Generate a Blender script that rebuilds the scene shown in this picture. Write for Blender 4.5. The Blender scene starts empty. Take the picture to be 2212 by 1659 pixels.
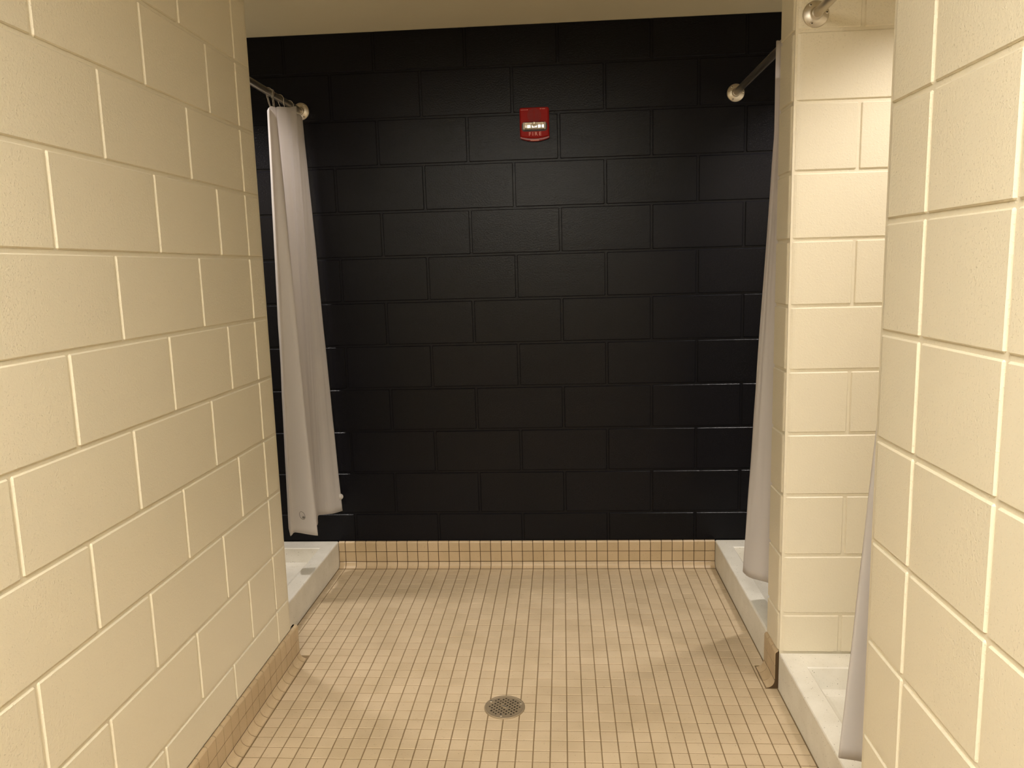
import bpy, math, random
from mathutils import Vector, Matrix, noise
from mathutils.geometry import delaunay_2d_cdt

S = bpy.context.scene
COL = S.collection
random.seed(7)

# ------------------------------------------------------------------ camera
cam_d = bpy.data.cameras.new('camera')
cam = bpy.data.objects.new('camera', cam_d)
COL.objects.link(cam)
cam_d.sensor_fit = 'HORIZONTAL'
cam_d.sensor_width = 36.0
cam_d.lens = 36.0 * 1655.99 / 2212.0
cam_d.clip_start = 0.02
_r = Vector((0.99763, 0.06319, -0.02712)); _d = Vector((-0.01737, -0.15022, -0.98850)); _f = Vector((-0.06654, 0.98663, -0.14877))
_f.normalize(); _r = (_r - _f * _r.dot(_f)).normalized(); _d = _f.cross(_r).normalized()
cam.matrix_world = Matrix(((_r.x, -_d.x, -_f.x, 0.2034), (_r.y, -_d.y, -_f.y, -3.5229), (_r.z, -_d.z, -_f.z, 1.4216), (0, 0, 0, 1)))
S.camera = cam

# ------------------------------------------------------------------ world, exposure, light levels
w = bpy.data.worlds.new('world'); S.world = w; w.use_nodes = True
w.node_tree.nodes['Background'].inputs[0].default_value = (0.02, 0.018, 0.015, 1)
w.node_tree.nodes['Background'].inputs[1].default_value = 0.0
S.view_settings.view_transform = 'Standard'
S.view_settings.look = 'None'
S.view_settings.exposure = 0.0
S.view_settings.gamma = 1.0
S.view_settings.use_curve_mapping = False
TROFFER_EMIT = 36.0              # ceiling troffers in the room the corridor opens from
TROFFER_COL = (1.0, 0.95, 0.85)
CAN_W = 88.0                    # recessed shower lights
CAN_COL = (1.0, 0.93, 0.88)

# ------------------------------------------------------------------ measures (metres)
CEIL = 2.470
XL, XR = -0.806, 0.800          # corridor faces of the two long walls
YL, YR = -0.930, -2.030         # where they end
YP0, YP1 = -1.075, -0.930       # pier between the right hand showers
CURB_L, CURB_R = -0.903, 0.907
XO = 1.85                       # outer shower walls
PIT = 0.0508; TX0 = 0.1464; TY0 = -0.6168   # floor tile grid
BH = 0.2032                     # block course

# ------------------------------------------------------------------ materials
def mat(name):
    m = bpy.data.materials.new(name); m.use_nodes = True
    nt = m.node_tree
    return m, nt, nt.nodes['Principled BSDF'], nt.nodes, nt.links

def node(nt, t, **kw):
    n = nt.nodes.new(t)
    for k, v in kw.items():
        if k in n.inputs: n.inputs[k].default_value = v
        else: setattr(n, k, v)
    return n

def ramp(nt, src, stops):
    r = nt.nodes.new('ShaderNodeValToRGB')
    els = r.color_ramp.elements
    while len(els) < len(stops): els.new(0.5)
    for e, (p, c) in zip(els, stops):
        e.position = p; e.color = c if len(c) == 4 else (*c, 1)
    nt.links.new(src, r.inputs[0])
    return r.outputs[0]

def paint(name, col, rough, pit, fine, var=0.05, spec=0.5):
    """glossy paint on concrete block: fine orange peel, rolled grain and small pits"""
    m, nt, b, N, L = mat(name)
    g = node(nt, 'ShaderNodeNewGeometry')
    oi = node(nt, 'ShaderNodeObjectInfo')
    n1 = node(nt, 'ShaderNodeTexNoise', Scale=150.0, Detail=3.0, Roughness=0.6)
    n2 = node(nt, 'ShaderNodeTexNoise', Scale=38.0, Detail=2.0)
    v = node(nt, 'ShaderNodeTexNoise', Scale=260.0, Detail=2.0, Roughness=0.5)
    for t in (n1, n2, v): L.new(g.outputs['Position'], t.inputs['Vector'])
    pits = ramp(nt, v.outputs['Fac'], [(0.29, (0, 0, 0)), (0.38, (1, 1, 1))])
    pm = ramp(nt, n2.outputs['Fac'], [(0.50, (1, 1, 1)), (0.66, (0, 0, 0))])
    mx = node(nt, 'ShaderNodeMath', operation='MAXIMUM'); L.new(pits, mx.inputs[0]); L.new(pm, mx.inputs[1])
    gr = ramp(nt, v.outputs['Fac'], [(0.60, (0, 0, 0)), (0.74, (1, 1, 1))])
    bp0 = node(nt, 'ShaderNodeBump', Strength=pit, Distance=0.0008); L.new(gr, bp0.inputs['Height'])
    bp1 = node(nt, 'ShaderNodeBump', Strength=fine, Distance=0.0016)
    L.new(n1.outputs['Fac'], bp1.inputs['Height']); L.new(bp0.outputs[0], bp1.inputs['Normal'])
    bp2 = node(nt, 'ShaderNodeBump', Strength=pit * 0.55, Distance=0.0011)
    L.new(mx.outputs[0], bp2.inputs['Height']); L.new(bp1.outputs[0], bp2.inputs['Normal'])
    L.new(bp2.outputs[0], b.inputs['Normal'])
    h = node(nt, 'ShaderNodeHueSaturation'); h.inputs['Color'].default_value = (*col, 1)
    mr = node(nt, 'ShaderNodeMapRange'); mr.inputs['To Min'].default_value = 1 - var; mr.inputs['To Max'].default_value = 1 + var
    L.new(oi.outputs['Random'], mr.inputs['Value']); L.new(mr.outputs[0], h.inputs['Value'])
    L.new(h.outputs[0], b.inputs['Base Color'])
    b.inputs['Roughness'].default_value = rough
    b.inputs['Specular IOR Level'].default_value = spec
    return m

def plain(name, col, rough=0.5, metal=0.0, bump=0.0, scale=200.0, spec=0.5):
    m, nt, b, N, L = mat(name)
    b.inputs['Base Color'].default_value = (*col, 1)
    b.inputs['Roughness'].default_value = rough
    b.inputs['Metallic'].default_value = metal
    b.inputs['Specular IOR Level'].default_value = spec
    if bump:
        g = node(nt, 'ShaderNodeNewGeometry')
        n1 = node(nt, 'ShaderNodeTexNoise', Scale=scale, Detail=2.0)
        L.new(g.outputs['Position'], n1.inputs['Vector'])
        bp = node(nt, 'ShaderNodeBump', Strength=bump, Distance=0.001)
        L.new(n1.outputs['Fac'], bp.inputs['Height']); L.new(bp.outputs[0], b.inputs['Normal'])
    return m

M = {}
M['cream'] = paint('cream_block_paint', (0.765, 0.695, 0.535), 0.33, 0.70, 0.50, 0.02)
M['navy'] = paint('black_navy_block_paint', (0.0026, 0.0026, 0.0046), 0.26, 0.55, 0.50, 0.15, 0.19)
M['ceiling'] = plain('ceiling_paint', (0.62, 0.555, 0.40), 0.85, bump=0.15, scale=300)

def tile_mat(name, c0, c1, rough):
    m, nt, b, N, L = mat(name)
    g = node(nt, 'ShaderNodeNewGeometry')
    sn = node(nt, 'ShaderNodeVectorMath', operation='MULTIPLY_ADD')
    sn.inputs[1].default_value = (1 / PIT,) * 3; sn.inputs[2].default_value = (-TX0 / PIT + 400, -TY0 / PIT + 400, 400.4)
    L.new(g.outputs['Position'], sn.inputs[0])
    fl = node(nt, 'ShaderNodeVectorMath', operation='FLOOR'); L.new(sn.outputs[0], fl.inputs[0])
    wn = node(nt, 'ShaderNodeTexWhiteNoise'); L.new(fl.outputs[0], wn.inputs['Vector'])
    col = ramp(nt, wn.outputs['Value'], [(0.0, c0), (1.0, c1)])
    v = node(nt, 'ShaderNodeTexVoronoi', Scale=95.0)
    n2 = node(nt, 'ShaderNodeTexNoise', Scale=300.0, Detail=2.0)
    n3 = node(nt, 'ShaderNodeTexNoise', Scale=6.0, Detail=3.0)
    dist = node(nt, 'ShaderNodeVectorMath', operation='ADD')
    for t in (n2, n3): L.new(g.outputs['Position'], t.inputs['Vector'])
    sc = node(nt, 'ShaderNodeVectorMath', operation='SCALE'); sc.inputs['Scale'].default_value = 0.012
    L.new(n2.outputs['Color'], sc.inputs[0]); L.new(sc.outputs[0], dist.inputs[0]); L.new(g.outputs['Position'], dist.inputs[1])
    L.new(dist.outputs[0], v.inputs['Vector'])
    sp = ramp(nt, v.outputs['Distance'], [(0.07, (0.40, 0.36, 0.29)), (0.15, (1, 1, 1))])
    mm = node(nt, 'ShaderNodeMix', data_type='RGBA', blend_type='MULTIPLY'); mm.inputs['Factor'].default_value = 0.75
    L.new(col, mm.inputs['A']); L.new(sp, mm.inputs['B'])
    st = ramp(nt, n3.outputs['Fac'], [(0.30, (0.88, 0.87, 0.84)), (0.60, (1, 1, 1))])
    m2 = node(nt, 'ShaderNodeMix', data_type='RGBA', blend_type='MULTIPLY'); m2.inputs['Factor'].default_value = 1.0
    L.new(mm.outputs['Result'], m2.inputs['A']); L.new(st, m2.inputs['B'])
    L.new(m2.outputs['Result'], b.inputs['Base Color'])
    b.inputs['Roughness'].default_value = rough
    bp = node(nt, 'ShaderNodeBump', Strength=0.12, Distance=0.001)
    L.new(n2.outputs['Fac'], bp.inputs['Height']); L.new(bp.outputs[0], b.inputs['Normal'])
    return m

M['tile'] = tile_mat('beige_porcelain_tile', (0.525, 0.412, 0.270), (0.575, 0.455, 0.302), 0.5)
M['base_tile'] = tile_mat('beige_base_tile', (0.50, 0.375, 0.225), (0.56, 0.425, 0.265), 0.42)
M['grout'] = plain('brown_grout', (0.20, 0.135, 0.065), 0.9, bump=0.4, scale=400)
M['base_grout'] = plain('dark_brown_grout', (0.075, 0.042, 0.014), 0.9, bump=0.4, scale=400)

def terrazzo():
    m, nt, b, N, L = mat('white_terrazzo')
    g = node(nt, 'ShaderNodeNewGeometry')
    v = node(nt, 'ShaderNodeTexVoronoi', Scale=70.0); n = node(nt, 'ShaderNodeTexNoise', Scale=14.0, Detail=3.0)
    v2 = node(nt, 'ShaderNodeTexVoronoi', Scale=160.0)
    for t in (v, n, v2): L.new(g.outputs['Position'], t.inputs['Vector'])
    s1 = ramp(nt, v.outputs['Distance'], [(0.07, (0.22, 0.19, 0.14)), (0.12, (1, 1, 1))])
    s2 = ramp(nt, v2.outputs['Distance'], [(0.10, (0.70, 0.66, 0.58)), (0.2, (1, 1, 1))])
    base = ramp(nt, n.outputs['Fac'], [(0.3, (0.72, 0.685, 0.59)), (0.7, (0.80, 0.765, 0.675))])
    a = node(nt, 'ShaderNodeMix', data_type='RGBA', blend_type='MULTIPLY'); a.inputs['Factor'].default_value = 0.8
    c = node(nt, 'ShaderNodeMix', data_type='RGBA', blend_type='MULTIPLY'); c.inputs['Factor'].default_value = 0.6
    L.new(base, a.inputs['A']); L.new(s1, a.inputs['B']); L.new(a.outputs['Result'], c.inputs['A']); L.new(s2, c.inputs['B'])
    L.new(c.outputs['Result'], b.inputs['Base Color']); b.inputs['Roughness'].default_value = 0.42
    return m
M['terrazzo'] = terrazzo()

def brushed(name, col, rough):
    m, nt, b, N, L = mat(name)
    b.inputs['Base Color'].default_value = (*col, 1); b.inputs['Metallic'].default_value = 1.0
    b.inputs['Roughness'].default_value = rough
    tc = node(nt, 'ShaderNodeTexCoord'); mp = node(nt, 'ShaderNodeMapping')
    mp.inputs['Scale'].default_value = (900, 12, 900)
    n = node(nt, 'ShaderNodeTexNoise', Scale=1.0, Detail=2.0)
    L.new(tc.outputs['Object'], mp.inputs['Vector']); L.new(mp.outputs[0], n.inputs['Vector'])
    bp = node(nt, 'ShaderNodeBump', Strength=0.12, Distance=0.0006)
    L.new(n.outputs['Fac'], bp.inputs['Height']); L.new(bp.outputs[0], b.inputs['Normal'])
    return m
M['steel'] = brushed('brushed_stainless_steel', (0.62, 0.57, 0.49), 0.36)
M['steel_shaded'] = plain('screw_socket_shade', (0.10, 0.08, 0.06), 0.5, 1.0)  # darker steel paints in the shade inside a screw socket
M['nickel'] = plain('nickel_bronze_drain', (0.36, 0.285, 0.185), 0.5, 0.55, bump=0.3, scale=500)
M['nickel_light'] = plain('bright_nickel', (0.62, 0.54, 0.42), 0.35, 0.9)
M['sump_shade'] = plain('drain_depth_shade', (0.012, 0.008, 0.004), 0.8)  # near-black colour stands for the unlit depth below the strainer

def curtain_mat():
    m, nt, b, N, L = mat('white_vinyl_curtain')
    out = N['Material Output']
    b.inputs['Base Color'].default_value = (0.73, 0.70, 0.675, 1); b.inputs['Roughness'].default_value = 0.38
    tr = node(nt, 'ShaderNodeBsdfTranslucent'); tr.inputs['Color'].default_value = (0.86, 0.82, 0.80, 1)
    mx = node(nt, 'ShaderNodeMixShader'); mx.inputs[0].default_value = 0.47
    g = node(nt, 'ShaderNodeNewGeometry'); n = node(nt, 'ShaderNodeTexNoise', Scale=22.0, Detail=3.0)
    L.new(g.outputs['Position'], n.inputs['Vector'])
    bp = node(nt, 'ShaderNodeBump', Strength=0.10, Distance=0.006)
    L.new(n.outputs['Fac'], bp.inputs['Height']); L.new(bp.outputs[0], b.inputs['Normal'])
    L.new(b.outputs[0], mx.inputs[1]); L.new(tr.outputs[0], mx.inputs[2]); L.new(mx.outputs[0], out.inputs['Surface'])
    return m
M['curtain'] = curtain_mat()
M['weight'] = plain('grey_magnet', (0.16, 0.14, 0.12), 0.5)
M['weight_film'] = plain('clear_vinyl_pocket', (0.50, 0.47, 0.44), 0.3)
M['red'] = plain('red_plastic', (0.32, 0.006, 0.005), 0.5, spec=0.2)
M['red_shaded'] = plain('red_plastic_slot_shade', (0.17, 0.006, 0.005), 0.5)  # darker copy of the red, paints the shade of recessed grille slots
M['red_lip'] = plain('red_plastic_rim', (0.26, 0.006, 0.006), 0.3)
M['black'] = plain('black_plastic', (0.012, 0.009, 0.009), 0.35)
M['chrome'] = plain('chrome_reflector', (0.92, 0.90, 0.88), 0.12, 1.0)
M['frost'] = plain('frosted_lens_end', (0.55, 0.47, 0.40), 0.25)
M['print'] = plain('pale_pink_print', (0.80, 0.36, 0.32), 0.5)
def lens_mat():
    m, nt, b, N, L = mat('clear_strobe_lens'); out = N['Material Output']
    t = node(nt, 'ShaderNodeBsdfTransparent'); gl = node(nt, 'ShaderNodeBsdfGlossy'); gl.inputs['Roughness'].default_value = 0.06
    mx = node(nt, 'ShaderNodeMixShader'); mx.inputs[0].default_value = 0.14
    L.new(t.outputs[0], mx.inputs[1]); L.new(gl.outputs[0], mx.inputs[2]); L.new(mx.outputs[0], out.inputs['Surface'])
    return m
M['lens'] = lens_mat()
def emit(name, col, s):
    m, nt, b, N, L = mat(name)
    b.inputs['Base Color'].default_value = (0.8, 0.8, 0.8, 1)
    b.inputs['Emission Color'].default_value = (*col, 1); b.inputs['Emission Strength'].default_value = s
    return m
M['diffuser'] = emit('lit_troffer_diffuser', TROFFER_COL, TROFFER_EMIT)
M['white'] = plain('white_enamel', (0.8, 0.78, 0.72), 0.5)

# ------------------------------------------------------------------ mesh helpers
class MB:
    def __init__(self): self.v = []; self.f = []; self.s = []
    def add(self, vs, fs, smooth=False):
        o = len(self.v); self.v += [tuple(p) for p in vs]
        self.f += [tuple(i + o for i in q) for q in fs]; self.s += [smooth] * len(fs)
        return self
    def box(self, x0, x1, y0, y1, z0, z1):
        vs = [(x, y, z) for z in (z0, z1) for y in (y0, y1) for x in (x0, x1)]
        return self.add(vs, [(0, 2, 3, 1), (4, 5, 7, 6), (0, 1, 5, 4), (2, 6, 7, 3), (0, 4, 6, 2), (1, 3, 7, 5)])
    def mesh(self, name, m):
        me = bpy.data.meshes.new(name); me.from_pydata(self.v, [], self.f); me.materials.append(m)
        me.polygons.foreach_set('use_smooth', self.s); me.update()
        return me

def link(name, me, parent=None, loc=None):
    o = bpy.data.objects.new(name, me); COL.objects.link(o)
    if loc is not None: o.location = loc
    if parent is not None: o.parent = parent
    return o
def build(mb, name, m, parent=None, loc=None): return link(name, mb.mesh(name, m), parent, loc)
def thing(name, label, cat, group=None, loc=(0, 0, 0)):
    o = link(name, None, None, loc); o['label'] = label; o['category'] = cat
    if group: o['group'] = group
    return o
def structure(o, label=None):
    o['kind'] = 'structure'
    if label: o['label'] = label
    return o

def inset(poly, d):
    n = len(poly); out = []
    for i in range(n):
        p0, p1, p2 = Vector(poly[i - 1]), Vector(poly[i]), Vector(poly[(i + 1) % n])
        a = (p1 - p0).normalized(); b = (p2 - p1).normalized()
        na, nb = Vector((-a.y, a.x)), Vector((-b.y, b.x))
        k = na + nb; k = k / max(0.3, k.dot(na)) if k.length > 1e-6 else na
        q = p1 + k * d; out.append((q.x, q.y))
    return out
def prism(poly, z0, z1, c, mb=None):
    """upright prism over a counter-clockwise plan outline, top and bottom edges eased by c"""
    mb = mb or MB(); n = len(poly); pi = inset(poly, c)
    rings = [(pi, z0), (poly, z0 + c), (poly, z1 - c), (pi, z1)]
    vs = [(x, y, z) for pl, z in rings for x, y in pl]
    fs = [(r * n + i, r * n + (i + 1) % n, (r + 1) * n + (i + 1) % n, (r + 1) * n + i) for r in range(3) for i in range(n)]
    fs += [tuple(reversed(range(n))), tuple(range(3 * n, 4 * n))]
    return mb.add(vs, fs)
def tube(mb, pts, r, seg=12, smooth=True, caps=True):
    n = len(pts); rings = []
    for i, p in enumerate(pts):
        p = Vector(p); t = (Vector(pts[min(i + 1, n - 1)]) - Vector(pts[max(i - 1, 0)])).normalized()
        up = Vector((0, 0, 1)) if abs(t.z) < 0.9 else Vector((0, 1, 0))
        a = t.cross(up).normalized(); b = a.cross(t)
        rings.append([p + (a * math.cos(2 * math.pi * k / seg) + b * math.sin(2 * math.pi * k / seg)) * r for k in range(seg)])
    vs = [q for rg in rings for q in rg]
    fs = [(i * seg + k, i * seg + (k + 1) % seg, (i + 1) * seg + (k + 1) % seg, (i + 1) * seg + k) for i in range(n - 1) for k in range(seg)]
    mb.add(vs, fs, smooth)
    if caps: mb.add(rings[0], [tuple(range(seg))]); mb.add(rings[-1], [tuple(reversed(range(seg)))])
    return mb
def lathe(mb, prof, axis, origin, seg=28, smooth=True):
    """prof: (radius, height along axis)"""
    ax = Vector(axis).normalized(); u = ax.orthogonal().normalized(); v = ax.cross(u); o = Vector(origin)
    vs = []; n = len(prof)
    for r, h in prof:
        for k in range(seg):
            a = 2 * math.pi * k / seg
            vs.append(o + ax * h + (u * math.cos(a) + v * math.sin(a)) * r)
    fs = [(i * seg + k, i * seg + (k + 1) % seg, (i + 1) * seg + (k + 1) % seg, (i + 1) * seg + k) for i in range(n - 1) for k in range(seg)]
    mb.add(vs, fs, smooth)
    mb.add(vs[:seg], [tuple(reversed(range(seg)))]); mb.add(vs[-seg:], [tuple(range(seg))])
    return mb

# ------------------------------------------------------------------ big structure
REC = 0.0042       # mortar joints lie this far behind the block faces
JT = 0.0095        # joint width
CH = 0.0028        # eased block edge
floor = structure(build(MB().box(-4.0, 2.4, -6.5, 0.1, -0.12, -0.0016), 'floor', M['grout']), 'beige two inch tile floor with brown grout')
ceiling = structure(build(MB().box(-4.0, 2.4, -6.5, 0.2, CEIL, CEIL + 0.12), 'ceiling', M['ceiling']), 'plain tan painted ceiling')
wall_back = structure(build(MB().box(-1.95, 1.95, REC, 0.2, 0, CEIL), 'wall_back', M['navy']), 'glossy black painted block wall at the end of the corridor')
wall_left = structure(build(MB().box(-1.84, XL - REC, -3.05, YL - REC, 0, CEIL), 'wall_left', M['cream']), 'cream painted block wall along the left')
wall_right = structure(build(MB().box(XR + REC, 1.84, -3.05, YR - REC, 0, CEIL), 'wall_right', M['cream']), 'cream painted block wall at the right edge')
wall_pier = structure(build(MB().box(0.905 + REC, 1.84, YP0 + REC, YP1 - REC, 0, CEIL), 'wall_partition', M['cream']), 'cream block partition between the two right hand showers')
structure(build(MB().box(-2.0, -XO, -1.2, 0.0, 0, CEIL), 'wall_left_shower', M['cream']))
structure(build(MB().box(XO, 2.0, -2.2, 0.0, 0, CEIL), 'wall_right_shower', M['cream']))
structure(build(MB().box(-4.15, -4.0, -6.5, -2.9, 0, CEIL), 'wall_room_left', M['cream']))
structure(build(MB().box(2.4, 2.55, -6.5, -2.9, 0, CEIL), 'wall_room_right', M['cream']))
structure(build(MB().box(-4.15, 2.55, -6.65, -6.5, 0, CEIL), 'wall_front', M['cream']))
structure(build(MB().box(-4.0, -1.84, -3.05, -2.9, 0, CEIL), 'wall_room_end', M['cream']))
structure(build(MB().box(1.84, 2.4, -3.05, -2.9, 0, CEIL), 'wall_room_return', M['cream']))

# ------------------------------------------------------------------ wall blocks
_cache = {}
def block(parent, kind, u0, u1, z0, z1, face, matl, depth=0.05):
    """one block; kind tells the wall axis: 'y-' faces -Y, 'x+' faces +X, 'x-' faces -X; u is along the wall"""
    j = JT / 2; w_, h_ = u1 - u0 - JT, z1 - z0 - JT
    key = (kind, round(w_, 4), round(h_, 4), matl)
    if key not in _cache:
        c = CH; d = depth; a = w_ / 2
        pl = [(-a, 0 + d), (-a, c), (-a + c, 0), (a - c, 0), (a, c), (a, d)]      # faces -Y
        if kind == 'x+': pl = [(-y, x) for x, y in pl]
        if kind == 'x-': pl = [(y, -x) for x, y in pl]
        _cache[key] = prism(pl, -h_ / 2, h_ / 2, CH).mesh('concrete_block', M[matl])
    uc, zc = (u0 + u1) / 2, (z0 + z1) / 2; e = random.uniform(-0.0006, 0.0004)
    loc = (uc, face + e, zc) if kind == 'y-' else ((face - e if kind == 'x+' else face + e), uc, zc)
    return link('concrete_block', _cache[key], parent, loc)

def bull_poly(x0, x1, y0, y1, corner, r=0.025):
    """plan outline with one bullnose corner; corner is 'xmin_ymin' etc.; other corners eased"""
    P = []
    cs = {'xmin_ymin': (x0, y0, 180), 'xmax_ymin': (x1, y0, 270), 'xmax_ymax': (x1, y1, 0), 'xmin_ymax': (x0, y1, 90)}
    for k in ('xmin_ymin', 'xmax_ymin', 'xmax_ymax', 'xmin_ymax'):
        x, y, a0 = cs[k]; rr, n = (r, 6) if k == corner else (CH, 1)
        sx = 1 if 'xmin' in k else -1; sy = 1 if 'ymin' in k else -1
        for i in range(n + 1):
            a = math.radians(a0 + 90 * i / n)
            P.append((x + sx * rr + rr * math.cos(a), y + sy * rr + rr * math.sin(a)))
    return P
def bull_block(parent, x0, x1, y0, y1, z0, z1, corner, r=0.025):
    key = ('bull', round(x1 - x0, 4), round(y1 - y0, 4), round(z1 - z0, 4), corner)
    if key not in _cache:
        a, b, h = (x1 - x0) / 2, (y1 - y0) / 2, (z1 - z0 - JT) / 2
        _cache[key] = prism(bull_poly(-a, a, -b, b, corner, r), -h, h, CH).mesh('bullnose_block', M['cream'])
    return link('bullnose_block', _cache[key], parent, ((x0 + x1) / 2, (y0 + y1) / 2, (z0 + z1) / 2))

def courses(z_ref, bottom=0.0):
    k = math.floor((bottom - z_ref) / BH); out = []
    while True:
        a, b = z_ref + k * BH, z_ref + (k + 1) * BH
        if a >= CEIL - 0.02: break
        if b > bottom + 0.02: out.append((k, max(a, bottom - JT / 2), min(b, CEIL + JT / 2)))
        k += 1
    return out

for k, z0, z1 in courses(0.2691, 0.132):                    # black end wall, running bond
    off = 0.0 if k % 2 else 0.2032
    u = -1.85; js = sorted([off + i * 0.4064 for i in range(-6, 7) if -1.83 < off + i * 0.4064 < 1.83])
    for a, b in zip([-1.855] + js, js + [1.855]): block(wall_back, 'y-', a, b, z0, z1, 0.0, 'navy')

for k, z0, z1 in courses(0.2608, 0.140):                    # left wall: k=8 starts at 1.886
    js = [-1.2103 - 0.2032 * i for i in (range(2, 9, 2) if k % 2 == 0 else range(1, 9, 2))]
    if k % 2 == 0: js = [-1.265] + js
    js = [-1.060] + js + [-3.05]
    for b, a in zip(js[:-1], js[1:]):
        if b - a > 0.03: block(wall_left, 'x+', a, b, z0, z1, XL, 'cream')
    bull_block(wall_left, XL - 0.19, XL, -1.060 + JT / 2, YL, z0, z1, 'xmax_ymax')

for k, z0, z1 in courses(0.2691, 0.140):                    # right wall: stacked columns near its end
    for a, b in ((-3.05, -2.859), (-2.859, -2.453), (-2.453, -2.202)): block(wall_right, 'x-', a, b, z0, z1, XR, 'cream')
    bull_block(wall_right, XR, XR + 0.19, -2.202 + JT / 2, YR, z0, z1, 'xmin_ymax')

for k, z0, z1 in courses(0.2650, 0.132):                    # partition between the right showers
    first = 1.103 if k % 2 else 1.306
    bull_block(wall_pier, 0.905, first - JT / 2, YP0, YP1, z0, z1, 'xmin_ymin')
    for a, b in ((first, min(first + 0.4064, 1.845)), (first + 0.4064, 1.845)):
        if b - a > 0.03: block(wall_pier, 'y-', a, b, z0, z1, YP0, 'cream')

# ------------------------------------------------------------------ floor tiles
G = 0.0034   # floor joint
DRAIN = (-0.006, -1.205)
def tile_cell(m, n):
    x0, x1 = TX0 + m * PIT, TX0 + (m + 1) * PIT
    y1, y0 = TY0 - n * PIT, TY0 - (n + 1) * PIT
    yc = (y0 + y1) / 2
    xl = CURB_L + 0.002 if yc > -0.895 else XL + 0.037
    if yc > -0.895 and y0 < -0.895: y0 = -0.895
    xr = CURB_R - 0.002
    if YP0 - 0.01 < yc < YP1 + 0.02: xr = 0.905 - 0.037
    if yc < YR: xr = XR - 0.037
    y1 = min(y1, -0.033)
    x0, x1 = max(x0, xl), min(x1, xr)
    if x1 - x0 < 0.007 or y1 - y0 < 0.007: return None
    return (x0 + G / 2, x1 - G / 2, y0 + G / 2, y1 - G / 2)
cells = []
for n in range(-12, 48):
    for m in range(-22, 16):
        c = tile_cell(m, n)
        if c:
            dx, dy = (c[0] + c[1]) / 2 - DRAIN[0], (c[2] + c[3]) / 2 - DRAIN[1]
            if math.hypot(dx, dy) > 0.028: cells.append((m, n, c))
def tile_geo(mb, x0, x1, y0, y1, z, cc=0.0009):
    vs = [(x0, y0, -0.006), (x1, y0, -0.006), (x1, y1, -0.006), (x0, y1, -0.006),
          (x0, y0, z - cc), (x1, y0, z - cc), (x1, y1, z - cc), (x0, y1, z - cc),
          (x0 + cc, y0 + cc, z), (x1 - cc, y0 + cc, z), (x1 - cc, y1 - cc, z), (x0 + cc, y1 - cc, z)]
    fs = [(a + r, (a + 1) % 4 + r, (a + 1) % 4 + r + 4, a + r + 4) for r in (0, 4) for a in range(4)] + [(8, 9, 10, 11)]
    return mb.add(vs, fs)
C0 = Vector((0.2034, -3.5229)); near = []
for m, n, c in cells:
    yc = (c[2] + c[3]) / 2; xc = (c[0] + c[1]) / 2
    if yc > -1.535: near.append((-yc, m, n))
near.sort(reverse=True); single = {(m, n) for _, m, n in near[:300]}
rest = MB(); tcache = {}
for m, n, c in cells:
    z = random.uniform(-0.00025, 0.00025)
    if (m, n) in single:
        key = (round(c[1] - c[0], 4), round(c[3] - c[2], 4))
        if key not in tcache:
            a, b = (c[1] - c[0]) / 2, (c[3] - c[2]) / 2
            tcache[key] = tile_geo(MB(), -a, a, -b, b, 0.0).mesh('floor_tile', M['tile'])
        link('floor_tile', tcache[key], floor, ((c[0] + c[1]) / 2, (c[2] + c[3]) / 2, z))
    else: tile_geo(rest, *c, z)
o = build(rest, 'floor_tiles', M['tile'], floor); o['kind'] = 'stuff'

# ------------------------------------------------------------------ coved tile bases
def base_run(name, label, wx, wy, along, out, joints, zt, ext=0.030):
    """along/out: unit 2D vectors; joints: distances of the vertical joints along the run; (wx, wy) its start on the wall"""
    A, O = Vector(along), Vector(out); f = 0.009
    cove = [(f, 0.0275)] + [(f + ext * (1 - math.cos(a)) if False else f + (ext - f) * (1 - math.cos(a)), 0.0275 - 0.0270 * math.sin(a)) for a in [math.pi / 2 * i / 6 for i in range(1, 7)]]
    z1 = 0.0275; z2 = z1 + PIT
    profs = {'cove_tile': cove, 'base_tile': [(f, z1 + 0.0028), (f, z2 - 0.001)],
             'top_tile': [(f, z2 + 0.0018), (f, zt - 0.007), (f - 0.002, zt - 0.003), (f - 0.006, zt), (-0.004, zt)]}
    def pt(s, d, z): p = Vector((wx, wy)) + A * s + O * d; return (p.x, p.y, z)
    s0, s1 = joints[0], joints[-1]
    gp = [(-0.004, zt - 0.003), (f - 0.0035, zt - 0.006), (f - 0.0016, zt - 0.010), (f - 0.0016, 0.028)] + [(d + -0.0011, max(z - 0.0011, -0.001)) for d, z in cove[1:]] + [(-0.004, -0.001)]
    mb = MB(); k = len(gp)
    mb.add([pt(s, d, z) for s in (s0, s1) for d, z in gp], [(i, (i + 1) % k, (i + 1) % k + k, i + k) for i in range(k)] + [tuple(range(k)), tuple(range(2 * k - 1, k - 1, -1))])
    root = structure(build(mb, name, M['base_grout']), label)
    for a, b in zip(joints[:-1], joints[1:]):
        if b - a < 0.006: continue
        for nm, pr in profs.items():
            g = 0.0016; mb = MB(); k = len(pr)
            th = 0.006
            back = [(d - th if nm != 'cove_tile' else d - 0.004, z if nm != 'cove_tile' else z - 0.004) for d, z in pr]
            loop = pr + back[::-1]; kk = len(loop)
            vs = [pt(s, d, z) for s in (a + g, b - g) for d, z in loop]
            fs = [(i, (i + 1) % kk, (i + 1) % kk + kk, i + kk) for i in range(kk)]
            mb.add(vs, fs); mb.s = [i < k - 1 and nm == 'cove_tile' for i in range(kk)]
            mb.add([vs[i] for i in range(kk)], [tuple(range(kk))]); mb.add([vs[i + kk] for i in range(kk)], [tuple(reversed(range(kk)))])
            build(mb, nm if nm != 'top_tile' else 'bullnose_tile', M['base_tile'], root)
    return root
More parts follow.
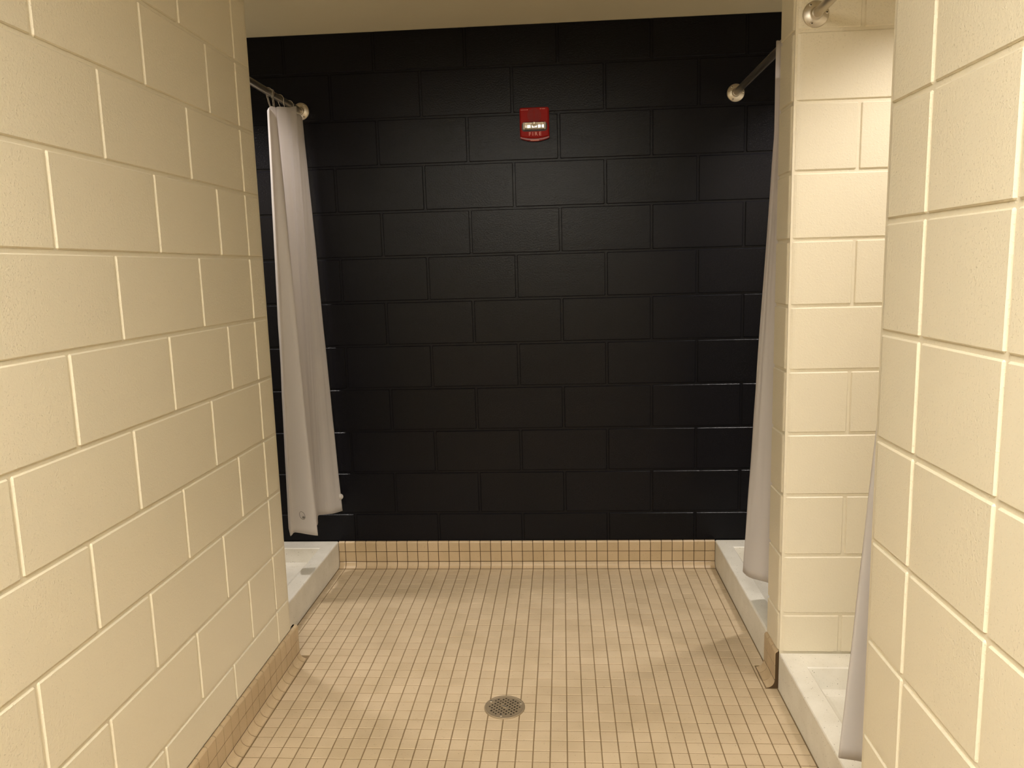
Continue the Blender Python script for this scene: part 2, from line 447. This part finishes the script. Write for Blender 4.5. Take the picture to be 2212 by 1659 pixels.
jb = [CURB_L + 0.001] + [x for x in [TX0 + m * PIT for m in range(-21, 16)] if CURB_L + 0.004 < x < CURB_R - 0.004] + [CURB_R - 0.001]
base_run('baseboard_back', 'coved beige tile base under the black end wall', 0, 0, (1, 0), (0, -1), jb, 0.1290)
jl = [y for y in [TY0 - n * PIT for n in range(5, 48)] if -3.05 < y < -0.90]
jl = sorted([-y for y in jl]); jl = [0.893] + jl
base_run('baseboard_left', 'coved beige tile base along the left wall', XL, 0, (0, -1), (1, 0), jl, 0.1350, 0.036)
base_run('baseboard_partition', 'coved beige tile base at the end of the right partition', 0.905, 0, (0, -1), (-1, 0), [0.930, 0.9724, 1.0232, 1.070], 0.1320, 0.036)
jr = [2.04] + [-(TY0 - n * PIT) for n in range(29, 48) if 2.05 < -(TY0 - n * PIT) < 3.05]
base_run('baseboard_right', 'coved beige tile base along the right wall', XR, 0, (0, -1), (-1, 0), jr, 0.1350, 0.036)

# ------------------------------------------------------------------ shower pans
def shower_pan(label, x_front, x_back, y0, y1):
    t = thing('shower_pan', label, 'shower pan', 'terrazzo shower pans', ((x_front + x_back) / 2, (y0 + y1) / 2, 0))
    ox, oy = t.location.x, t.location.y
    s = 1 if x_back > x_front else -1
    h = 0.130; rf, rs = 0.066, 0.095
    def ring(df, ds, z):
        xa, xb = x_front + s * df, x_back - s * max(df * 0.8, 0)
        a = [(xa, y0 + ds), (xb, y0 + ds), (xb, y1 - ds), (xa, y1 - ds)]
        if s < 0: a = a[::-1]
        return [(x - ox, y - oy, z) for x, y in a]
    rings = [ring(0, 0, 0.0), ring(0, 0, h - 0.006), ring(0.002, 0.002, h - 0.002), ring(0.006, 0.004, h),
             ring(rf - 0.004, rs - 0.004, h), ring(rf, rs, h - 0.003), ring(rf + 0.022, rs + 0.022, h - 0.062), ring(rf + 0.05, rs + 0.05, h - 0.070), ring(rf + 0.27, rs + 0.27, h - 0.085)]
    mb = MB(); vs = [p for r in rings for p in r]; n = len(rings)
    mb.add(vs, [(i * 4 + k, i * 4 + (k + 1) % 4, (i + 1) * 4 + (k + 1) % 4, (i + 1) * 4 + k) for i in range(n - 1) for k in range(4)] + [(3, 2, 1, 0), ((n - 1) * 4, (n - 1) * 4 + 1, (n - 1) * 4 + 2, (n - 1) * 4 + 3)])
    build(mb, 'basin', M['terrazzo'], t)
    build(lathe(MB(), [(0.052, 0), (0.052, 0.003), (0.045, 0.0042), (0.012, 0.0032)], (0, 0, 1), (0, 0, h - 0.0855), 24), 'drain_cover', M['steel'], t)
    return t
shower_pan('white terrazzo shower pan under the hanging curtain on the left', CURB_L, -XO, -0.928, -0.001)
shower_pan('white terrazzo shower pan on the right, beside the black wall', CURB_R, XO, -0.928, -0.001)
shower_pan('white terrazzo shower pan at the lower right, in front of the partition', CURB_R, XO, -2.028, -1.077)

# ------------------------------------------------------------------ curtain rods
def curtain_rod(label, x, z, ya, yb):
    """rod along Y between wall faces ya (far) and yb (near)"""
    t = thing('shower_curtain_rod', label, 'curtain rod', 'stainless shower rods', (x, ya, z))
    L_ = yb - ya
    build(tube(MB(), [(0, -0.004, 0), (0, L_ + 0.004, 0)], 0.0135, 24), 'rod', M['steel'], t)
    for y, s in ((0.0, -1), (L_, 1)):
        f = build(lathe(MB(), [(0.038, 0.0), (0.038, 0.0025), (0.036, 0.0045), (0.021, 0.0100), (0.0168, 0.0110), (0.0168, 0.0160), (0.0150, 0.0170)], (0, s, 0), (0, y, 0), 40), 'flange', M['steel'], t)
        for k in range(3):
            a = math.radians(120 * k + (5 if x > 0 else 60) )
            cx, cz = 0.0300 * math.cos(a), 0.0300 * math.sin(a)
            sc = build(lathe(MB(), [(0.0052, 0.0), (0.0052, 0.0030), (0.0040, 0.0044), (0.0024, 0.0046)], (0, s, 0), (cx, y + s * 0.0040, cz), 14), 'screw', M['steel'], f)
            build(lathe(MB(), [(0.0022, 0.0), (0.0022, 0.0006)], (0, s, 0), (cx, y + s * 0.0084, cz), 8, False), 'screw_socket', M['steel_shaded'], f)  # raised disc, the socket's shade is only its dark colour
    return t
curtain_rod('brushed steel shower rod carrying the long white curtain, left of the alarm', -0.951, 2.145, 0.0, YL)
curtain_rod('brushed steel shower rod meeting the black wall right of the alarm', 0.970, 2.147, 0.0, YP1)
curtain_rod('brushed steel shower rod fixed to the cream partition at the top right', 0.9645, 2.138, YP0, YR)

# ------------------------------------------------------------------ shower curtains
def curtain(label, cols, rings=(), flare=None, amp=0.004, loc=None, seed=0, nz=60):
    """cols: (x, y, z at the top, x, y, z at the hem) for each fold line; flare: height where the folds start to open"""
    t = thing('shower_curtain', label, 'shower curtain', 'white shower curtains', loc)
    sub = 8; pts = []; nc = len(cols)
    def cr(a, b, c, d, u): return 0.5 * ((2 * b) + (-a + c) * u + (2 * a - 5 * b + 4 * c - d) * u * u + (-a + 3 * b - 3 * c + d) * u ** 3)
    cc = []
    for i in range(nc - 1):
        for k in range(sub if i < nc - 2 else sub + 1):
            u = k / sub; q = [cols[min(max(i + j, 0), nc - 1)] for j in (-1, 0, 1, 2)]
            lin = [q[1][e] + (q[2][e] - q[1][e]) * u for e in range(6)]
            sp = [cr(q[0][e], q[1][e], q[2][e], q[3][e], u) for e in range(6)]
            cc.append([0.35 * lin[e] + 0.65 * sp[e] for e in range(6)])
    mb = MB(); nx = len(cc)
    for iz in range(nz + 1):
        v = iz / nz
        for ix, c in enumerate(cc):
            z = c[2] + (c[5] - c[2]) * v
            g = v
            if flare is not None: g = max(0.0, (flare - z) / (flare - c[5]))
            x = c[0] + (c[3] - c[0]) * g; y = c[1] + (c[4] - c[1]) * g
            nn = noise.noise(Vector((ix * 0.35 + seed, z * 2.2, seed)))
            mm = noise.noise(Vector((ix * 1.1 + seed, z * 7.0, seed + 9)))
            k_ = min(1.0, v * 6) 
            pts.append((x + (amp * nn + 0.0012 * mm) * k_ - loc[0], y + (amp * 0.6 * nn) * k_ - loc[1], z - loc[2]))
    fs = [(r * nx + i, r * nx + i + 1, (r + 1) * nx + i + 1, (r + 1) * nx + i) for r in range(nz) for i in range(nx - 1)]
    mb.add(pts, fs, True)
    o = build(mb, 'curtain_sheet', M['curtain'], t)
    so = o.modifiers.new('thickness', 'SOLIDIFY'); so.thickness = 0.0008
    rx, rz = loc[0], loc[2]
    for y, px, pz, tilt in rings:
        mbr = MB(); P = []
        # loop of wire: over the rod and down through the curtain's eyelet
        top = 0.0165; drop = rz - pz
        for i in range(25):
            a = 2 * math.pi * i / 24
            xx = 0.0172 * math.sin(a) * (1.0 if math.cos(a) > 0 else 0.62) + (0 if math.cos(a) > 0 else (px - rx) * 0.8 * (-math.cos(a)))
            zz = top * math.cos(a) if math.cos(a) > 0 else drop * math.cos(a)
            P.append((xx, y - loc[1] + tilt * (0.5 - 0.5 * math.cos(a)), zz))
        build(tube(mbr, P, 0.0011, 6, True, False), 'curtain_ring', M['steel'], t)
    return t

cl = curtain('long white vinyl curtain hanging from the left rod, weighted at its hem',
    [(-0.962, -0.385, 2.075, -1.010, -0.355, 0.322), (-0.945, -0.412, 2.080, -0.980, -0.420, 0.307), (-0.938, -0.402, 2.088, -0.962, -0.414, 0.322),
     (-0.928, -0.385, 2.086, -0.869, -0.402, 0.302), (-0.936, -0.330, 2.100, -0.925, -0.335, 0.300), (-0.926, -0.260, 2.112, -0.915, -0.255, 0.300),
     (-0.930, -0.200, 2.124, -0.932, -0.205, 0.310), (-0.921, -0.150, 2.136, -0.938, -0.165, 0.316), (-0.940, -0.105, 2.120, -0.920, -0.120, 0.305),
     (-0.934, -0.070, 2.118, -0.892, -0.085, 0.298), (-0.937, -0.030, 2.112, -0.864, -0.038, 0.295)],
    rings=[(-0.395, -0.938, 2.070, 0.012), (-0.365, -0.930, 2.062, -0.02), (-0.270, -0.930, 2.085, 0.01), (-0.155, -0.925, 2.105, 0.015)],
    amp=0.0028, loc=(-0.951, -0.21, 2.145), seed=3)
# hem weights of the left curtain
ring_pts = [(-0.9245 + 0.951 + 0.0115 * math.cos(k * math.pi / 16) - 0.004 * math.sin(k * math.pi / 16), -0.4150 + 0.21, 0.3970 - 2.145 + 0.0175 * math.sin(k * math.pi / 16)) for k in range(33)]
wt = build(tube(MB(), ring_pts, 0.0008, 6, True, False), 'hem_weight', M['weight'], cl)
wt['label'] = 'oval weld seam around a grey magnet'
build(lathe(MB(), [(0.0001, 0.0), (0.0055, 0.0), (0.0055, 0.0010), (0.0001, 0.0012)], (0, -1, 0), (-0.9195 + 0.951, -0.4150 + 0.21, 0.3895 - 2.145), 16), 'magnet', M['weight'], wt)
build(lathe(MB(), [(0.0001, 0.0), (0.0150, 0.0), (0.0150, 0.0012), (0.0001, 0.0014)], (0.3, -1, 0), (-0.868 + 0.951, -0.046 + 0.21, 0.368 - 2.145), 28), 'hem_weight', M['weight_film'], cl)

curtain('white vinyl curtain bunched against the partition, right of the black wall',
    [(1.000, -0.890, 2.085, 1.012, -0.890, 0.250), (1.004, -0.780, 2.085, 1.022, -0.770, 0.245), (0.990, -0.695, 2.085, 0.985, -0.650, 0.240), (0.949, -0.712, 2.160, 0.876, -0.690, 0.262), (0.951, -0.750, 2.155, 0.888, -0.735, 0.252),  # leading folds added unseen behind the flap to block the shower light
     (0.949, -0.790, 2.145, 0.945, -0.795, 0.255), (0.992, -0.825, 2.085, 0.985, -0.830, 0.255), (0.950, -0.860, 2.090, 0.950, -0.862, 0.260), (0.988, -0.895, 2.085, 0.980, -0.900, 0.260)],
    rings=[(-0.715, 0.952, 2.10, 0.006), (-0.79, 0.952, 2.10, 0.006), (-0.86, 0.952, 2.07, 0.006)],
    flare=1.86, amp=0.0025, loc=(0.970, -0.80, 2.147), seed=11)
curtain('white vinyl curtain showing behind the end of the right wall, lower right',
    [(0.990, -1.800, 2.075, 0.955, -1.800, 0.270), (0.946, -1.850, 2.080, 0.826, -1.852, 0.282), (0.946, -1.890, 2.080, 0.872, -1.864, 0.280),
     (0.985, -1.925, 2.080, 0.960, -1.925, 0.280), (0.946, -1.960, 2.080, 0.930, -1.962, 0.280), (0.980, -1.995, 2.075, 0.975, -1.998, 0.280)],
    rings=[(-1.85, 0.950, 2.06, 0.006), (-1.93, 0.950, 2.06, 0.006), (-1.985, 0.950, 2.06, 0.006)],
    amp=0.002, loc=(0.9645, -1.90, 2.138), seed=23)

# ------------------------------------------------------------------ fire alarm
def text_mesh(s, size, name, m, depth=0.0004, space=1.0, bold=0.0):
    cu = bpy.data.curves.new(name, 'FONT'); cu.body = s; cu.size = size; cu.extrude = depth; cu.align_x = 'CENTER'; cu.align_y = 'CENTER'
    cu.space_character = space; cu.offset = bold; cu.resolution_u = 3
    tmp = bpy.data.objects.new('tmp', cu); COL.objects.link(tmp)
    dg = bpy.context.evaluated_depsgraph_get(); me = bpy.data.meshes.new_from_object(tmp.evaluated_get(dg))
    bpy.data.objects.remove(tmp); me.name = name; me.materials.clear(); me.materials.append(m)
    me.transform(Matrix.Rotation(math.radians(90), 4, 'X'))        # stand up, read from -Y
    return me
def slab(pl, y0, y1, c, name, m, parent):
    """outline in (x, z) given counter-clockwise as seen from -Y, extruded from y0 (back) to y1 (front, smaller y)"""
    mb = MB(); n = len(pl); pi = inset(pl, c)
    rings = [[(x, y0, z) for x, z in pl], [(x, y1 + c, z) for x, z in pl], [(x, y1, z) for x, z in pi]]
    vs = [p for r in rings for p in r]
    fs = [(r * n + i, r * n + (i + 1) % n, (r + 1) * n + (i + 1) % n, (r + 1) * n + i) for r in range(2) for i in range(n)]
    fs += [tuple(range(2 * n, 3 * n)), tuple(reversed(range(n)))]
    return build(mb.add(vs, fs), name, m, parent)
def rrect(x0, x1, z0, z1, r, n=4):
    P = []
    for cx, cz, a0 in ((x0 + r, z0 + r, 180), (x1 - r, z0 + r, 270), (x1 - r, z1 - r, 0), (x0 + r, z1 - r, 90)):
        for i in range(n + 1):
            a = math.radians(a0 + 90 * i / n); P.append((cx + r * math.cos(a), cz + r * math.sin(a)))
    return P
fa = thing('fire_alarm', 'red fire alarm horn and strobe marked FIRE on the black wall', 'fire alarm', None, (0.0975, 0.0, 2.047))
W2 = 0.0635
def alarm_outline(e, zt, zb, sag):
    P = [(-W2 - e + 0.002, zb)]
    P += [(-W2 - e + (2 * (W2 + e)) * i / 10, zb - sag * math.sin(math.pi * i / 10)) for i in range(1, 10)]
    P += [(W2 + e - 0.002, zb), (W2 + e, zb + 0.004), (W2 + e, zt - 0.004), (W2 + e - 0.004, zt), (-W2 - e + 0.004, zt), (-W2 - e, zt - 0.004), (-W2 - e, zb + 0.004)]
    return P
slab(alarm_outline(0.001, 0.0690, -0.0600, 0.0120), 0.0, -0.022, 0.002, 'back_box', M['red_lip'], fa)
cover = slab(alarm_outline(-0.001, 0.0680, -0.0530, 0.0085), -0.022, -0.036, 0.004, 'cover', M['red'], fa)
gr = build(lathe(MB(), [(0.0001, 0.0), (0.0300, 0.0), (0.0300, 0.0006), (0.0001, 0.0006)], (0, -1, 0), (0.000, -0.036, 0.0345), 36, False), 'speaker_grille', M['red_shaded'], fa)  # flat disc behind the slats, slot shade put into its colour
for i in range(-5, 6):
    z = 0.0345 + i * 0.0050; hw = math.sqrt(max(0.0, 0.0295 ** 2 - (i * 0.0050) ** 2))
    if hw < 0.006: continue
    build(MB().box(-hw, hw, -0.0380, -0.0362, z - 0.0013, z + 0.0013), 'grille_slat', M['red'], gr)
build(MB().box(-0.0011, 0.0011, -0.0382, -0.0362, 0.0050, 0.0640), 'grille_rib', M['red'], gr)
slab(rrect(-0.0555, 0.0555, -0.0330, 0.0060, 0.012), -0.034, -0.0375, 0.0012, 'strobe_recess', M['black'], fa)
rf = MB()      # faceted chrome reflector: flat bright panels, splayed ends, raised bulb cup
def facet(x0, x1, z0, z1, ya, yb, yc, yd):
    rf.add([(x0, ya, z0), (x1, yb, z0), (x1, yc, z1), (x0, yd, z1)], [(0, 1, 2, 3)])
for x0, x1, t in ((-0.041, -0.030, 0.0010), (-0.030, -0.017, 0.0001), (-0.017, -0.010, 0.0012), (-0.010, 0.010, 0.0), (0.010, 0.016, -0.0012), (0.016, 0.027, -0.0001), (0.027, 0.032, 0.0012), (0.032, 0.041, 0.0002)):
    y = -0.0440; facet(x0, x1, -0.0190, -0.0080, y - t, y + t, y + t - 0.0004, y - t - 0.0004)           # bright middle
    facet(x0, x1, -0.0275, -0.0190, y - 0.0050, y - 0.0050, y + t, y - t)                                # lower splay
    facet(x0, x1, -0.0080, 0.0015, y - t, y + t, y - 0.0070, y - 0.0070)                                 # upper splay
lathe(rf, [(0.0105, 0.0), (0.0100, 0.0030), (0.0080, 0.0048), (0.0060, 0.0030), (0.0001, 0.0020)], (0, -1, 0.12), (0.000, -0.0470, -0.0055), 20)
build(rf, 'reflector', M['chrome'], fa)
build(tube(MB(), [(-0.016, -0.049, -0.0205), (0.016, -0.049, -0.0205)], 0.0020, 10), 'flash_tube', M['frost'], fa)
for s in (-1, 1): slab(rrect(s * 0.0455 - 0.0045, s * 0.0455 + 0.0045, -0.0275, 0.0025, 0.003), -0.037, -0.0545, 0.002, 'lens_end', M['frost'], fa)
slab(rrect(-0.0500, 0.0500, -0.0290, 0.0040, 0.008), -0.0375, -0.0580, 0.003, 'strobe_lens', M['lens'], fa)
o = link('lettering', text_mesh('FIRE', 0.0215, 'lettering', M['print'], 0.0004, 1.5, 0.0003), fa, (0.002, -0.0363, -0.0445)); o['label'] = 'pale FIRE lettering'
o = link('maker_mark', text_mesh('Simplex', 0.0052, 'maker_mark', M['print'], 0.0002, 1.0, 0.0001), fa, (0.0400, -0.0363, 0.0610))
build(lathe(MB(), [(0.0021, 0.0), (0.0021, 0.0005)], (0, -1, 0), (0.0275, -0.0360, 0.0610), 14, False), 'maker_mark', M['print'], fa)
mm = MB().box(-0.0590, -0.0300, -0.0365, -0.0358, 0.0578, 0.0588)
mm.add([(-0.0330, -0.0365, 0.0583), (-0.0275, -0.0365, 0.0565), (-0.0275, -0.0365, 0.0605)], [(0, 1, 2)])
build(mm, 'printed_line', M['print'], fa)
build(MB().box(-0.0190, 0.0190, -0.0250, -0.0215, -0.0708, -0.0672), 'printed_label', M['print'], fa)

# ------------------------------------------------------------------ floor drain
dr = thing('floor_drain', 'round nickel floor drain with square holes in the tiled floor', 'drain', None, (DRAIN[0], DRAIN[1], 0))
build(lathe(MB(), [(0.0640, -0.004), (0.0640, 0.0009)], (0, 0, 1), (0, 0, 0), 48, False), 'sump_shade', M['sump_shade'], dr)  # shallow disc, the darkness under the holes is painted on
rr = MB(); n = 56; pr = [(0.0665, -0.002), (0.0665, 0.0030), (0.0655, 0.0040), (0.0600, 0.0040), (0.0590, 0.0030), (0.0590, 0.0)]
vs = [(r * math.cos(2 * math.pi * k / n), r * math.sin(2 * math.pi * k / n), z) for r, z in pr for k in range(n)]
rr.add(vs, [(i * n + k, i * n + (k + 1) % n, (i + 1) * n + (k + 1) % n, (i + 1) * n + k) for i in range(len(pr) - 1) for k in range(n)], True)
build(rr, 'drain_ring', M['nickel'], dr)
V, E_, holes = [], [], []
for k in range(n): a = 2 * math.pi * k / n; V.append(Vector((0.0594 * math.cos(a), 0.0594 * math.sin(a)))); E_.append((k, (k + 1) % n))
ang = math.radians(43); ca, sa = math.cos(ang), math.sin(ang); hp = 0.0116; hs = 0.0034
lab = (0.0165, 0.0068, math.radians(-30))
for i in range(-6, 7):
    for j in range(-6, 7):
        x, y = i * hp, j * hp
        if math.hypot(x, y) > 0.0510 or (i, j) in ((0, 0), (0, 1), (0, -1)): continue
        X, Y = x * ca - y * sa, x * sa + y * ca
        if min(math.hypot(X - sx, Y - sy) for sx, sy in ((-0.047, 0.030), (0.052, 0.019), (-0.008, -0.0525))) < 0.008: continue
        b0 = len(V); rg = hs * random.uniform(0.92, 1.08)
        for px, py in ((-1, -1), (1, -1), (1, 1), (-1, 1)):
            V.append(Vector((X + rg * (px * ca - py * sa), Y + rg * (px * sa + py * ca))))
        E_ += [(b0 + k, b0 + (k + 1) % 4) for k in range(4)]; holes.append((X, Y))
ov, oe, of, _a, _b, _c = delaunay_2d_cdt(V, E_, [], 0, 1e-7)
keep = []
for t_ in of:
    c = sum((ov[i] for i in t_), Vector((0, 0))) / len(t_)
    if c.length > 0.0594: continue
    if min((math.hypot(c.x - X, c.y - Y) for X, Y in holes)) < hs * 0.98: continue
    keep.append(tuple(t_))
mb = MB(); mb.add([(p.x, p.y, 0.0036) for p in ov], keep)
pl_ = build(mb, 'strainer_plate', M['nickel'], dr); so = pl_.modifiers.new('thickness', 'SOLIDIFY'); so.thickness = 0.0018; so.offset = -1
for sx, sy in ((-0.047, 0.030), (0.052, 0.019), (-0.008, -0.0525)):
    build(lathe(MB(), [(0.0046, 0.0), (0.0046, 0.0012), (0.0036, 0.0020)], (0, 0, 1), (sx, sy, 0.0034), 14), 'screw', M['nickel_light'], dr)
c_, s_ = math.cos(lab[2]), math.sin(lab[2])
build(prism([(x * c_ - y * s_, x * s_ + y * c_) for x, y in ((-0.0095, -0.0042), (0.0095, -0.0042), (0.0095, 0.0042), (-0.0095, 0.0042))], 0.0030, 0.0050, 0.0006), 'name_plate', M['nickel_light'], dr)

# ------------------------------------------------------------------ light fittings
def troffer(label, x, y, sx, sy):
    t = thing('ceiling_light', label, 'ceiling light', 'ceiling troffers', (x, y, CEIL))
    mb = MB()
    for a in ((-sx / 2 - 0.03, sx / 2 + 0.03, -sy / 2 - 0.03, -sy / 2), (-sx / 2 - 0.03, sx / 2 + 0.03, sy / 2, sy / 2 + 0.03), (-sx / 2 - 0.03, -sx / 2, -sy / 2, sy / 2), (sx / 2, sx / 2 + 0.03, -sy / 2, sy / 2)):
        mb.box(*a, -0.022, 0.001)
    build(mb, 'frame', M['white'], t)
    build(MB().box(-sx / 2, sx / 2, -sy / 2, sy / 2, -0.014, -0.004), 'diffuser', M['diffuser'], t)
    return t
troffer('lit ceiling troffer over the corridor mouth', -0.08, -3.60, 1.2, 0.6)
troffer('lit ceiling troffer farther back in the entrance room', -0.08, -5.3, 1.2, 0.6)
def can_light(label, x, y, k=1.0):
    t = thing('recessed_light', label, 'ceiling light', 'recessed shower lights', (x, y, CEIL))
    mb = MB(); n = 32; pr = [(0.085, 0.001), (0.085, -0.004), (0.078, -0.007), (0.062, -0.005), (0.060, 0.001)]
    vs = [(r * math.cos(2 * math.pi * k / n), r * math.sin(2 * math.pi * k / n), z) for r, z in pr for k in range(n)]
    mb.add(vs, [(i * n + k, i * n + (k + 1) % n, (i + 1) * n + (k + 1) % n, (i + 1) * n + k) for i in range(len(pr) - 1) for k in range(n)], True)
    build(mb, 'trim_ring', M['white'], t)
    ld = bpy.data.lights.new('can_lamp', 'SPOT'); ld.energy = CAN_W * k; ld.color = CAN_COL
    ld.spot_size = math.radians(116); ld.spot_blend = 0.6; ld.shadow_soft_size = 0.055
    lo = bpy.data.objects.new('lamp', ld); COL.objects.link(lo); lo.parent = t; lo.location = (0, 0, -0.012)
can_light('recessed round ceiling light over the left shower', -1.38, -0.47)
can_light('recessed round ceiling light over the right shower beside the black wall', 1.38, -0.47)
can_light('recessed round ceiling light over the shower in front of the partition', 1.38, -1.58, 0.7)
